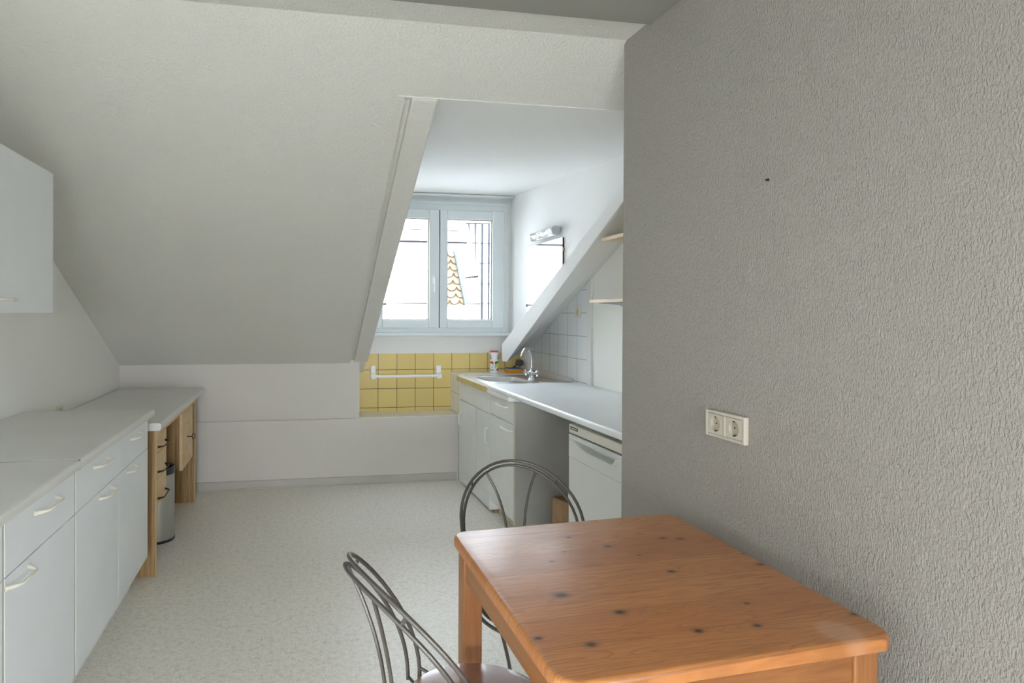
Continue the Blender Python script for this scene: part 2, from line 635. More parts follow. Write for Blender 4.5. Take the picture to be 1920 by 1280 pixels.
def slab(x0, x1, y0, y1, fn0, fn1, t=.12):
    """sloped slab over x0..x1 whose underside follows fn"""
    return MB().prism([(y0, fn0), (y1, fn1), (y1, fn1 + t), (y0, fn0 + t)], 0, x0, x1)


YC = 2.109          # slope meets the flat ceiling
b = slab(-1.38, .425, YC, 4.90, zs(YC), zs(4.90))
b.prism([(YC, zs(YC)), (2.41, zs(2.41)), (2.41, zs(2.41) + .12), (YC, zs(YC) + .12)], 0, .425, 2.05)
struct(b.build('ceiling_slope', M_SLOPE), 'grey-white papered roof slope')
struct(slab(.425, .455, 2.41, 4.90, zs(2.41) + .022, zs(4.90) + .022, .09).build('trim_groove', M_SLOPE))
struct(slab(.452, .557, 2.41, 4.765, zs(2.41) - .010, zs(4.765) - .010, .13).build('trim_dormer_frame', M_SLOPE, bevel=.008),
       'papered frame along the left edge of the dormer opening')
struct(MB().prism([(2.41, zs(2.41) + .03), (5.04, zs(5.04) + .03), (5.04, zd(5.04) + .05), (2.41, zd(2.41) + .05)], 0, .47, .555)
       .build('wall_dormer_left', M_DORM))
struct(slab(.40, 1.95, 2.405, 5.2, zd(2.41), zd(5.2)).build('ceiling_dormer', M_DORM), 'white dormer ceiling')
struct(MB().box(-1.38, 2.05, 1.955, YC + .05, ZC, ZC + .1).build('ceiling_band', M_SLOPE))
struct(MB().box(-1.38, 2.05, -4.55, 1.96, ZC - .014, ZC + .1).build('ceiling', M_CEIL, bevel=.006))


def zl(y):
    return 1.881 - .5415 * (y - 2.925)


def zu(y):
    return 1.962 - .479 * (y - 2.926)


def zr(y):
    return 1.715 - .485 * (y - 3.42)


# sloped casing between the dormer and the niche: left face, soffit, top
y0, y1 = 2.36, 4.80
rings = [[(1.64, y, max(.928, zl(y))), (1.64, y, zu(y)), (1.70, y, zu(y) + .01), (1.94, y, zu(y) + .14), (1.94, y, zr(y) + .02)]
         for y in (y0, 4.685, y1)]
b = MB()
b.loft(rings)
beam = struct(b.build('trim_beam', M_DORM, bevel=.005), 'white sloped beam casing between dormer and niche')
crack = [(1.51, 3.633, 1.437), (1.66, 3.715, 1.452), (1.674, 3.728, 1.462), (1.76, 3.798, 1.468), (1.849, 3.876, 1.474)]
MB().tube([(x, y, zl(y) + (x - 1.64) / .248 * (zr(y) - zl(y))) for x, y, z in crack[1:]], .0014, 5).build('crack', M_GAP, beam)
struct(MB().prism([(2.36, zu(2.36) + .02), (4.80, zu(4.80) - .03), (YT + .01, .99), (YT + .01, zd(5.05) + .04), (2.36, zd(2.36) + .04)],
                  0, 1.79, 1.90).build('wall_dormer_right', M_DORM), 'white cheek wall of the dormer')
struct(MB().box(-1.232, 1.262, YB - .012, YB, 0, .062).box(-1.232, 1.262, YB - .017, YB, 0, .010)
       .build('baseboard_back', M_BASE, bevel=.002), 'grey baseboard along the low wall')
struct(MB().box(XP - .012, XP, YREAR, YP + .0, 0, .06).build('baseboard_right', M_BASE, bevel=.002))

# ------------------------------------------------------------------ dormer window
win = bpy.data.objects.new('window_1', None)
win.location = (1.176, 5.04, 1.15)
COL.objects.link(win)
struct(win, 'white two-sash plastic dormer window')
FY0, FY1 = 5.035, 5.10


def frame(x0, x1, z0, z1, w_, y0, y1, wb=None, wt=None, wl_=None, wr_=None):
    wb = w_ if wb is None else wb
    wt = w_ if wt is None else wt
    wl_ = w_ if wl_ is None else wl_
    wr_ = w_ if wr_ is None else wr_
    return (MB().box(x0, x0 + wl_, y0, y1, z0, z1).box(x1 - wr_, x1, y0, y1, z0, z1)
            .box(x0 + wl_, x1 - wr_, y0, y1, z0, z0 + wb).box(x0 + wl_, x1 - wr_, y0, y1, z1 - wt, z1))


frame(WX0, WX1, WZ0, WZ1, .05, FY0, FY1, .045, .095).build('window_frame', M_PVC, win, bevel=.003)
MB().box(WX0, WX1, FY0 - .012, FY0, 2.205, 2.235).build('frame_head', M_PVC, win, bevel=.003)
for i, (x0, x1, gx0, gx1) in enumerate([(.622, 1.170, .704, 1.087), (1.178, 1.727, 1.240, 1.625)]):
    sa = frame(x0, x1, 1.187, 2.158, .08, 5.004, 5.07, .07, .075, gx0 - x0, x1 - gx1).build('sash', M_PVC, win, bevel=.006, seg=3)
    frame(gx0, gx1, 1.257, 2.083, .006, 5.022, 5.045).build('gasket', M_GAP, sa)
    MB().box(gx0 + .003, gx1 - .003, 5.032, 5.040, 1.260, 2.080).build('pane', M_GLASS, sa)
    if i == 0:
        h = MB().box(1.112, 1.136, 4.994, 5.005, 1.55, 1.62).build('handle_plate', M_WPLA, sa, bevel=.004)
        MB().tube([(1.124, 5.0, 1.592), (1.124, 4.965, 1.592), (1.124, 4.960, 1.585), (1.126, 4.960, 1.48)],
                  [.007, .007, .009, .007], 10).build('window_handle', M_WPLA, win, smooth=True)
    else:
        MB().box(1.729, 1.739, 5.004, 5.018, 2.07, 2.155).build('hinge', M_WPLA, win, bevel=.003)
        MB().box(1.729, 1.741, 5.004, 5.018, 1.190, 1.225).build('hinge', M_WPLA, win, bevel=.003)
        MB().box(1.172, 1.1765, 5.012, 5.030, 1.19, 2.155).build('sash_gap', M_DARK, win)
MB().box(.557, 1.775, 4.975, 5.04, 1.124, 1.150).build('window_sill', M_PVC, win, bevel=.005, seg=3)
rl = MB().box(.56, 1.785, 4.93, 4.985, 2.258, 2.276).build('curtain_rail', M_PVC, bevel=.005)
tag(rl, 'slim white curtain rail under the dormer ceiling above the window', 'curtain rail')

# ------------------------------------------------------------------ outside, seen through the panes
M_ROOFW = NT('pale_sunlit_roofing')
_f = M_ROOFW.noise(M_ROOFW.scaled(M_ROOFW.co(), (1, 1, 6)), 3, 4)
M_ROOFW = M_ROOFW.set(M_ROOFW.ramp(_f, [(.3, (.40, .40, .40)), (.6, (.48, .48, .48))]), .8)
M_SEAM = flat('roof_seam', (.009, .009, .010), .8)
M_TEDGE = flat('tile_edge', (.022, .013, .007), .8)
M_TROUGH_SHADE = flat('painted_trough_shade', (.013, .014, .0165), .7)  # near-black colour standing for the shade in the sheet's troughs
M_CORR = flat('grey_corrugated_sheet', (.42, .45, .51), .5, wear=.1)
M_TERRA = flat('orange_roof_tile', (.085, .072, .052), .8, wear=.15, scale=12)
M_LEAD = flat('pale_lead_flashing', (.040, .043, .052), .6)
for m_ in (M_SEAM, M_TEDGE, M_TROUGH_SHADE, M_TERRA, M_LEAD):
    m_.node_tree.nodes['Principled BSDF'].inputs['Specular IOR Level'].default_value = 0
rf = thing('neighbouring_roof', 'white sunlit roof across the courtyard, with thin horizontal seams, seen through the left pane', 'roof', (.5, 9, 0))
MB().prism([(8.9, -2.0), (9.0, -2.0), (11.6, 8.2), (11.5, 8.2)], 0, -9, 9).build('roof_surface', M_ROOFW, rf)  # unseen upper part added to cut the sky light at the dormer
for z in (1.425, 2.45, 2.88, 2.66):
    yy = 8.9 + (z + 2) / 10.2 * 2.6
    th = .030 if z in (1.425, 2.45) else .010
    MB().box(-6, 3.2, yy - .02, yy + .05, z + .02, z + .02 + th).build('seam', M_SEAM, rf)
gh = thing('corrugated_shed', 'grey corrugated metal cladding on the building outside the right pane', 'shed', (2.6, 8, 0))
b = MB()
Y8 = 8.0
cols = []
n = 90
for i in range(n + 1):
    x = 2.215 + i * .011
    yy = Y8 + .022 * math.sin((x - 2.25) / .092 * 2 * PI)
    zlo = -.5 if x > 2.45 else (1.95 if x > 2.31 else 2.20)
    zlo = {True: -.5}.get(x > 2.44, 2.50 - (x - 2.215) / .225 * .80 - .1)
    cols.append([(x, yy, zlo), (x, yy, 2.50), (x, yy + .02, 2.50), (x, yy + .02, zlo)])
b.loft(cols)
b.build('corrugated_panel', M_CORR, gh, smooth=True)
for x, za_, zb_, w_ in ((2.262, 2.36, 2.495, .022), (2.352, 1.90, 2.495, .026), (2.446, -.5, 2.495, .028), (2.538, -.5, 2.495, .024)):  # flat dark strips laid on the sheet as painted trough shade
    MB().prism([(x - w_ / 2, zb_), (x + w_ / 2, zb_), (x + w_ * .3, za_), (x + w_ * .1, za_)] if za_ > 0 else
               [(x - w_ / 2, zb_), (x + w_ / 2, zb_), (x + w_ / 2, za_), (x - w_ / 2, za_)], 1, Y8 - .027, Y8 - .023).build('trough_shade_strip', M_TROUGH_SHADE, gh)
MB().box(2.215, 3.2, Y8 - .034, Y8 - .026, 2.492, 2.508).build('sheet_lap', M_SEAM, gh)
for z in (2.235, 1.97, 1.70, 1.44):
    MB().box(2.30 if z > 2 else 2.40, 3.2, Y8 - .034, Y8 - .026, z, z + .010).build('sheet_lap', M_SEAM, gh)
MB().box(1.2, 2.47, Y8 + .10, Y8 + .16, -1.0, 1.44).build('wall_panel', M_ROOFW, gh)
MB().box(1.2, 2.47, Y8 + .085, Y8 + .17, 1.44, 1.452).build('coping', M_SEAM, gh)
tr = thing('tiled_roof_verge', 'strip of orange scalloped roof tiles outside the right pane', 'roof', (2.05, 7.8, 0))
b = MB()
b.prism([(1.80, 1.40), (2.19, 1.44), (2.04, 2.13), (1.80, 2.13)], 1, 7.93, 7.97)
b.build('tile_field', M_TERRA, tr)
for k in range(8):
    zc = 2.10 - k * .088
    for j in range(3):
        xc = 2.02 - j * .13 + k * .020 + (.03 if k % 2 else 0)
        MB().tube([(xc + .062 * math.cos(a), 7.915, zc - .055 * math.sin(a)) for a in [PI * q / 10 for q in range(11)]],
                  .006, 6).build('roof_tile_edge', M_TEDGE, tr)
MB().prism([(2.04, 2.13), (2.075, 2.13), (2.235, 1.42), (2.19, 1.42)], 1, 7.88, 7.98).build('flashing', M_LEAD, tr)
MB().tube([(2.19, 7.90, 1.775), (2.37, 7.90, 1.80)], [.008, .016], 8).build('metal_bracket', M_SEAM, tr)

# ------------------------------------------------------------------ left run: base cabinets
XD = -.681
DZ0, DZ1, DZ2 = .142, .663, .803


def bar_handle_y(y0_, y1_, z, x, out, parent, sgn=1, r=.0038, mat=None, name='handle'):
    """flat bow handle along y on a face at x; sgn = direction it stands out"""
    s = sgn
    pts = [(x, y0_, z), (x + s * out * .6, y0_ + .014, z), (x + s * out, y0_ + .026, z), (x + s * out, y1_ - .026, z),
           (x + s * out * .6, y1_ - .014, z), (x, y1_, z)]
    b_ = MB().tube(pts, [r * 1.7, r * 1.2, r * .85, r * .85, r * 1.2, r * 1.7], 8)
    return b_.build(name, mat or M_CREAM, parent, smooth=True)


def door_y(x, y0_, y1_, z0, z1, parent, name, mat, sgn=1, t=.018):
    xa, xb = (x - t, x) if sgn > 0 else (x, x + t)
    return MB().box(xa, xb, y0_, y1_, z0, z1).build(name, mat, parent, bevel=.0015)


def base_cabinet(y0_, y1_, doors, label, loc):
    c = thing('base_cabinet', label, 'cabinet', loc, 'white base cabinets along the left wall')
    xb = XL + .012
    cb = MB().box(xb, XD - .020, y0_ + .001, y1_ - .001, DZ0, .809)
    cb.build('carcass', M_GAP if False else M_CABR, c)
    MB().box(xb, -.76, y0_ + .001, y1_ - .001, 0, DZ0).build('plinth', M_CABR, c)
    MB().box(XD - .0198, XD - .0182, y0_ + .001, y1_ - .001, DZ0, DZ2).build('dark_gap_backing', M_GAPD, c)  # dark sheet added behind the fronts to darken their gaps
    g = .0014
    for (a, b_, hside) in doors:
        d = door_y(XD, a + g, b_ - g, DZ0, DZ1 - .0035, c, 'door', M_CAB)
        hy = {'l': (a + .12, a + .25), 'r': (b_ - .25, b_ - .10), 'm': (a + .0, a + .14)}[hside]
        bar_handle_y(hy[0], hy[1], .637, XD, .030, d)
        w2 = door_y(XD, a + g, b_ - g, DZ1, DZ2, c, 'drawer', M_CAB)
        m_ = (a + b_) / 2
        bar_handle_y(m_ - .070, m_ + .085, .764, XD, .030, w2)
    MB().box(XD - .018, XD - .0012, y1_ - .0012, y1_ + .0097, DZ0, DZ2).build('filler_strip', M_EDGE, c)
    return c


base_cabinet(2.146, 3.142, [(2.146, 2.642, 'r'), (2.642, 3.142, 'l')],
             'white two-door base cabinet with two drawers, beside the wooden desk', (-.95, 2.64, 0))
base_cabinet(1.646, 2.136, [(1.646, 2.136, 'm')],
             'single-door white base cabinet with one drawer, at the left picture edge', (-.95, 1.89, 0))
base_cabinet(1.14, 1.636, [(1.14, 1.636, 'r')],
             'white base cabinet nearest the camera, barely in the picture at the lower left', (-.95, 1.39, 0))


def worktop(x_front, x_back, y0_, y1_, z1, t, mat, name, label, sgn=1, r=.012, round_end=None):
    """worktop with a rolled front edge; front faces +x (sgn 1) or -x (sgn -1)"""
    z0 = z1 - t
    xf = x_front
    s = sgn
    prof = [(x_back, z0), (xf - s * .006, z0), (xf - s * .002, z0 + .004)]
    prof += [(xf - s * (r - r * math.cos(a)), z1 - r + r * math.sin(a)) for a in [PI / 2 * q / 6 for q in range(7)]]
    prof += [(x_back, z1)]
    o_ = MB().prism(prof, 1, y0_, y1_).build(name, mat, smooth=True, bevel=.0015)
    return tag(o_, label, 'worktop')


worktop(-.651, XL + .008, 2.104, 3.155, .843, .033, M_WORK, 'worktop',
        'pale grey worktop lying on the two-door base cabinet, next to the desk')
worktop(-.651, XL + .008, 1.10, 2.1000, .8428, .0328, M_WORK, 'worktop',
        'pale grey worktop at the left picture edge, set slightly lower than its neighbour')

tag(MB().box(XL + .010, -.654, 2.1006, 2.1036, .8105, .8424).build('joint_strip', M_GAPD), 'thin dark joint strip between the two pale grey worktops', 'strip')

# wall cupboard upper left
wc = thing('wall_cupboard', 'white wall cupboard hanging on the left wall at the picture edge', 'cupboard', (-1.08, 2.2, 1.3))
MB().box(XL + .002, -.951, 1.67, 2.668, 1.302, 1.842).build('carcass', M_CAB, wc, bevel=.001)
for a, b_, h in ((1.672, 2.168, (2.02, 2.14)), (2.172, 2.670, (2.20, 2.323))):
    d = door_y(-.930, a, b_, 1.30, 1.845, wc, 'door', M_CAB)
    bar_handle_y(h[0], h[1], 1.343, -.930, .022, d)

# ------------------------------------------------------------------ desk
dk = thing('desk', 'wooden desk with white top, three drawers and locked cupboard, in the left corner', 'desk', (-.93, 3.98, 0))
XF = -.668
prof = [(XL + .008, .722), (-.650, .722), (-.642, .728)] + \
       [(-.652 + .012 * math.cos(a), .748 + .012 * math.sin(a)) for a in [PI / 2 * q / 5 for q in range(6)]] + [(XL + .008, .760)]
MB().prism(prof, 1, 3.245, 4.765).build('desktop', M_WORK, dk, smooth=True, bevel=.0015)
MB().box(XL + .02, XF - .002, 3.262, 3.284, 0, .721).build('side_panel', M_OAKV, dk)
MB().box(XF - .002, XF, 3.262, 3.284, 0, .721).build('panel_edge', M_BEECH, dk)
MB().box(XL + .02, XF - .002, 4.500, 4.522, 0, .721).build('side_panel', M_OAKV, dk)
MB().box(XF - .002, XF, 4.500, 4.522, 0, .721).build('panel_edge', M_BEECH, dk)
MB().box(XF - .018, XF - .001, 3.284, 4.500, .690, .721).build('front_rail', M_BEECH, dk)
MB().box(XL + .02, XF - .02, 3.5045, 3.520, .345, .721).box(XL + .02, XF - .02, 3.284, 3.5045, .345, .360)\
    .box(XL + .02, XL + .03, 3.284, 3.5045, .36, .721).build('drawer_box', M_OAKV, dk)
for k, (z0, z1, hz) in enumerate([(.600, .688, .630), (.470, .597, .505), (.338, .467, .372)]):
    d = MB().box(XF - .018, XF - .0005, 3.2865, 3.520, z0, z1).build('drawer', M_BEECH, dk, bevel=.001)
    bar_handle_y(3.305, 3.490, hz, XF, .026, d, r=.0038, mat=M_BHAND)
MB().box(XL + .02, XF - .02, 4.005, 4.022, .345, .690).box(XL + .02, XF - .02, 4.022, 4.500, .345, .360).build('cupboard_box', M_OAKV, dk)
d = MB().box(XF - .018, XF - .0005, 4.005, 4.404, .338, .688).build('cupboard_door', M_BEECH, dk, bevel=.001)
kx = XF + .001
MB().tube([(kx, 4.18, .515), (kx + .030, 4.18, .515)], .0035, 8).tube(
    [(kx + .03 + .009 * math.cos(a) + .009, 4.18, .515 + .018 * math.sin(a)) for a in [2 * PI * q / 14 for q in range(15)]], .0025, 6)\
    .build('key', M_BHAND, d, smooth=True)

# waste bin under the desk
wb = thing('waste_bin', 'round brushed-steel waste bin with a black rim, standing under the desk', 'bin', (-.735, 3.83, 0))
BX, BY, BR = -.775, 3.80, .098
MB().lathe(BX, BY, [(BR, .012), (BR, .385), (BR - .003, .385), (BR - .003, .02)], 48).build('body', M_BIN, wb, smooth=True)
MB().lathe(BX, BY, [(BR + .002, 0), (BR + .003, .014), (BR - .02, .014)], 48).build('base_ring', M_DARK, wb, smooth=True)
b = MB()
b.loft([[(BX + r * math.cos(2 * PI * k / 48), BY + r * math.sin(2 * PI * k / 48), z) for k in range(48)]
        for r, z in [(BR + .001, .380), (BR + .003, .392), (BR + .003, .412), (BR - .002, .420), (BR - .010, .418), (BR - .012, .30), (BR - .012, .05)]],
       cap=False)
b.build('rim', M_DARK, wb, smooth=True)

# ------------------------------------------------------------------ right run
XS = 1.269


def bow_handle(y0_, y1_, z, x, out, parent, mat=M_WPLA):
    pts = [(x, y0_, z), (x - out * .7, y0_ + .004, z), (x - out, y0_ + .018, z), (x - out, y1_ - .018, z), (x - out * .7, y1_ - .004, z), (x, y1_, z)]
    return MB().tube(pts, .0045, 8).build('handle', mat, parent, smooth=True)


sc = thing('sink_cabinet', 'white sink cabinet with two doors, under the steel sink', 'cabinet', (1.55, 4.33, 0))
MB().box(XS + .020, XR - .003, 3.966, 4.72, .100, .118).box(XR - .02, XR - .003, 3.966, 4.72, .118, .66).box(XS + .020, XR - .02, 4.70, 4.72, .118, .66).build('carcass', M_CABR, sc)
MB().box(XS - .001, XR - .003, 3.945, 3.966, .018, .788).build('side_panel', M_CABR, sc, bevel=.001)
MB().box(XS, XS + .020, 4.695, 4.718, 0, .788).build('side_post', M_CABR, sc, bevel=.001)
MB().box(XS + .0185, XS + .0198, 3.968, 4.695, .118, .788).build('dark_gap_backing', M_GAPD, sc)  # dark sheet behind fascia and doors, darkens the gaps
MB().box(XS, XS + .018, 3.968, 4.693, .645, .788).build('fascia', M_CABR, sc, bevel=.0015)
for a, b_, hy, hz in ((4.274, 4.693, 4.645, .50), (3.968, 4.262, 3.985, .50)):
    d = MB().box(XS, XS + .018, a, b_, .118, .641).build('door', M_CABR, sc, bevel=.0015)
    MB().tube([(XS, hy, hz - .05), (XS - .018, hy, hz - .046), (XS - .022, hy, hz - .035), (XS - .022, hy, hz + .035),
               (XS - .018, hy, hz + .046), (XS, hy, hz + .05)], .0042, 8).build('handle', M_WPLA, d, smooth=True)
MB().box(XS + .004, XS + .018, 3.968, 4.693, .016, .114).build('plinth', M_CABR, sc, bevel=.001)
MB().box(XS + .03, XS + .25, 3.99, 4.69, 0, .016).build('plinth_base', M_DARK, sc)

st = thing('kitchen_sink', 'stainless steel sink with a rounded basin and drainer, set in a mustard-tiled edge', 'sink', (1.58, 4.35, .79))
MB().box(1.249, 1.262, 3.945, 4.728, .788, .822).build('tiled_edge', M_MUST, st, bevel=.001)
MB().box(1.262, 1.305, 3.945, 4.728, .789, .8225).build('tiled_border', M_WTOP, st)
# steel sheet with a rounded hole
OX0, OX1, OY0, OY1 = 1.305, XR - .006, 3.95, 4.728
bx, by, hwx, hwy, rr_ = 1.515, 4.43, .155, .185, .07


def rrect(cx, cy, hx, hy, r, n=8):
    p = []
    for (sx_, sy_, a0) in ((1, 1, 0), (-1, 1, 90), (-1, -1, 180), (1, -1, 270)):
        p += arc(cx + sx_ * (hx - r), cy + sy_ * (hy - r), r, a0, a0 + 90, n)
    return p


inner = rrect(bx, by, hwx, hwy, rr_)
ni = len(inner)
outer = []
for (px_, py_) in inner:
    dx_, dy_ = px_ - bx, py_ - by
    tX = ((OX1 - bx) if dx_ > 0 else (OX0 - bx)) / dx_ if abs(dx_) > 1e-6 else 1e9
    tY = ((OY1 - by) if dy_ > 0 else (OY0 - by)) / dy_ if abs(dy_) > 1e-6 else 1e9
    k = min(tX, tY)
    outer.append((bx + dx_ * k, by + dy_ * k))
for cxy in ((OX0, OY0), (OX0, OY1), (OX1, OY0), (OX1, OY1)):
    j = min(range(ni), key=lambda q: (outer[q][0] - cxy[0]) ** 2 + (outer[q][1] - cxy[1]) ** 2)
    outer[j] = cxy
b = MB()


def scl(f, z):
    return [(bx + (x - bx) * f, by + (y - by) * f, z) for x, y in inner]


b.loft([scl(.82, .681), scl(.93, .70), scl(.99, .79), [(x, y, .790) for x, y in outer], [(x, y, .8235) for x, y in outer], scl(1.10, .8235), scl(1.06, .8265), scl(1.0, .822), scl(.96, .80),
        scl(.90, .70), scl(.80, .685)], cap=False)
vv = [v for v in b.b.verts]
b.b.faces.new(vv[-ni:])
b.b.faces.new(vv[:ni])
b.build('basin', M_STEEL, st, smooth=True)
for k in range(7):
    x = 1.715 + k * .022
    MB().tube([(x, 3.98, .824), (x, 4.20, .824)], .0035, 6).build('drainer_rib', M_STEEL, st, smooth=True)
MB().lathe(bx, by, [(.028, .684), (.028, .689), (.02, .689)], 20).build('drain', M_CHROME, st, smooth=True)
MB().box(XR - .014, XR - .005, 4.02, 4.728, .823, .866).build('upstand', M_STEEL, st, bevel=.003)

# tap
fx, fy = 1.700, 4.315
fa = thing('tap', 'chrome sink tap with two cross handles and a high curved spout', 'tap', (fx, fy, .824))
MB().lathe(fx, fy, [(.026, .8236), (.026, .832), (.019, .840), (.017, .862), (.021, .872), (.021, .888), (.012, .898), (.010, .915)], 20)\
    .build('body', M_CHROME, fa, smooth=True)
sp = []
dirx, diry = -.90, -.43
for q in range(15):
    a = PI * q / 14 * .80
    rad = .052
    sp.append((fx + dirx * (rad - rad * math.cos(a)), fy + diry * (rad - rad * math.cos(a)), 0.962 + .096 * math.sin(a)))
sp = [(fx, fy, .895), (fx, fy, .93)] + sp
sp.append((sp[-1][0] + dirx * .006, sp[-1][1] + diry * .006, sp[-1][2] - .018))
MB().tube(sp, [.009] * (len(sp) - 2) + [.0105, .012], 12).build('spout', M_CHROME, fa, smooth=True)
for s_ in (-1, 1):
    ax, ay = -diry * s_, dirx * s_
    k0 = (fx, fy, .872)
    k1 = (fx + ax * .045, fy + ay * .045, .880)
    k2 = (fx + ax * .062, fy + ay * .062, .883)
    b = MB().tube([k0, k1], .009, 10).tube([k1, k2], [.014, .016], 10)
    for q in range(4):
        a = PI / 2 * q
        o_ = (math.cos(a) * .024 * diry, math.cos(a) * .024 * -dirx * 0 + math.cos(a) * .0, math.sin(a) * .024)
        vx = Vector((dirx, diry, 0)) * math.cos(a) * .024 + Vector((0, 0, 1)) * math.sin(a) * .024
        c_ = Vector(k1) * .5 + Vector(k2) * .5
        b.tube([c_, c_ + vx], [.006, .0075], 8)
    b.build('cross_handle', M_CHROME, fa, smooth=True)

# drawer cabinet right of the sink
dc = thing('drawer_cabinet', 'white cabinet with one drawer and one door, right of the sink cabinet', 'cabinet', (1.57, 3.71, 0))
MB().box(XS + .020, XR - .003, 3.502, 3.940, .070, .784).build('carcass', M_CABR, dc)
MB().box(XS + .004, XR - .003, 3.480, 3.500, .070, .784).build('side_panel', M_CABD, dc)
MB().box(XS + .001, XS + .004, 3.480, 3.500, .070, .784).build('panel_edge', M_EDGE, dc)
MB().box(XS + .06, XR - .003, 3.484, 3.935, 0, .070).build('plinth', M_EDGE, dc)
MB().box(XS + .0185, XS + .0198, 3.502, 3.940, .088, .784).build('dark_gap_backing', M_GAPD, dc)  # dark sheet behind drawer and door, darkens the gaps
d = MB().box(XS, XS + .018, 3.502, 3.930, .655, .784).build('drawer', M_CABR, dc, bevel=.0015)
bow_handle(3.600, 3.775, .742, XS, .024, d)
d = MB().box(XS, XS + .018, 3.502, 3.930, .088, .650).build('door', M_CABR, dc, bevel=.0015)
bow_handle(3.520, 3.690, .612, XS, .024, d)
prof = [(XR - .004, .7845), (1.252, .7845), (1.247, .790), (1.247, .808), (1.251, .8145), (XR - .004, .8145)]
MB().prism(prof, 1, 3.535, 3.942).build('cabinet_top', M_WEDGE, dc, bevel=.002)
tag(MB().box(1.300, 1.326, 3.935, 3.975, 0, .0175).build('wood_block', M_CARD), 'small brown wood wedge under the side panel of the sink cabinet', 'wood block')

worktop(1.240, XR - .005, YP + .004, 3.930, .847, .031, M_WORKR, 'worktop',
        'long white worktop running from the sink to the near wall, over the dishwasher', sgn=-1, r=.014)

# dishwasher
dw = thing('dishwasher', 'white dishwasher with a recessed grip handle, under the long worktop', 'dishwasher', (1.55, 2.47, 0))
Y0, Y1 = 2.190, 2.748
MB().box(XS + .046, XR - .06, Y0, Y1, .0, .785).build('body', M_DISH, dw, bevel=.003)
MB().box(XS, XS + .045, Y0, Y1, .752, .792).build('control_panel', M_DISHP, dw, bevel=.004, seg=3)
MB().box(XS - .0015, XS + .001, 2.655, 2.728, .7695, .7835).build('badge', M_DARK, dw)
b = MB()
for k, (a, c_) in enumerate([(2.715, .009), (2.704, .007), (2.695, .007), (2.686, .007), (2.677, .007), (2.668, .007)]):
    b.box(XS - .0022, XS - .0014, a - .003, a + .003, .7735, .7800)
b.build('badge_lettering', M_DISHP, dw)
# door with a D-shaped recess: face plate made as a ring around the recess outline
y_l, y_r, zt_, zb_ = 2.705, 2.312, .730, .697
rec = [(y_l, zt_)]
for q in range(13):
    a = q / 12
    yy = y_l - (.02 + a * (y_l - y_r - .045))
    zz = zt_ - (zt_ - zb_) * math.sin(min(1, a * 1.9 + .10) * PI / 2)
    rec.append((yy, zz))
rec += [(y_r + .012, zb_ + .008), (y_r + .003, zb_ + .019), (y_r, zt_ - .004)]
nr = len(rec)
cyr, czr = sum(p[0] for p in rec) / nr, sum(p[1] for p in rec) / nr
fo = []
Zt, Zb = .745, .640
for (yy, zz) in rec:
    dy_, dz_ = yy - cyr, zz - czr
    tY = ((Y1 - cyr) if dy_ > 0 else (Y0 - cyr)) / dy_ if abs(dy_) > 1e-6 else 1e9
    tZ = ((Zt - czr) if dz_ > 0 else (Zb - czr)) / dz_ if abs(dz_) > 1e-6 else 1e9
    k = min(tY, tZ)
    fo.append((cyr + dy_ * k, czr + dz_ * k))
for cxy in ((Y0, Zt), (Y0, Zb), (Y1, Zt), (Y1, Zb)):
    j = min(range(nr), key=lambda q: (fo[q][0] - cxy[0]) ** 2 + (fo[q][1] - cxy[1]) ** 2)
    fo[j] = cxy
b = MB()


def rs(f, x):
    return [(x, cyr + (p[0] - cyr) * f, czr + (p[1] - czr) * f) for p in rec]


b.loft([[(XS + .045, y, z) for y, z in fo], [(XS, y, z) for y, z in fo], rs(1.16, XS), rs(1.11, XS - .006), rs(1.04, XS - .008), rs(.97, XS - .003), rs(.93, XS + .020), rs(.88, XS + .040)], cap=False)
b.b.faces.new([v for v in b.b.verts][-nr:])
b.build('grip_panel', M_DISH, dw)
MB().box(XS + .0005, XS + .045, Y0, Y1, .10, .6385).build('door', M_DISH, dw, bevel=.002)
MB().box(XS + .012, XS + .04, Y0 + .002, Y1 - .002, .7455, .7515).build('seal_gap', M_DARK, dw)

# things on the floor between the drawer cabinet and the dishwasher
cb = thing('cardboard_box', 'open brown cardboard box on the floor between dishwasher and drawer cabinet', 'box', (1.6, 3.15, 0))
b = MB()
b.prism([(1.44, 3.33), (1.455, 3.34), (1.60, 2.86), (1.585, 2.85)], 2, 0, .27)
b.prism([(1.44, 3.33), (1.455, 3.345), (1.86, 3.44), (1.86, 3.42)], 2, 0, .27)
b.prism([(1.585, 2.85), (1.60, 2.865), (1.86, 2.92), (1.86, 2.90)], 2, 0, .27)
b.prism([(1.45, 3.33), (1.595, 2.86), (1.86, 2.91), (1.86, 3.43)], 2, 0, .01)
b.build('box_walls', M_CARD, cb)
tag(MB().prism([(1.50, 3.26), (1.62, 2.90), (1.84, 2.95), (1.84, 3.38)], 2, .0105, .31).build('foam_block', M_FOAM, bevel=.004),
    'white foam packing block sticking up inside the cardboard box', 'packing foam')

# ------------------------------------------------------------------ things around the sink
tw = thing('towel_bar', 'white plastic towel bar mounted on the yellow tiles', 'towel bar', (.9, 5.03, .78))
for x in (.629, 1.169):
    MB().box(x - .021, x + .021, 4.995, YT - .0005, .815, .885).build('wall_mount', M_WPLA, tw, bevel=.008, seg=3)
    MB().box(x - .022, x + .022, 4.955, YT - .006, .778, .822).build('end_block', M_WPLA, tw, bevel=.009, seg=3)
MB().tube([(.640, 4.975, .800), (1.158, 4.975, .800)], .0125, 14).build('bar', M_WPLA, tw, smooth=True)

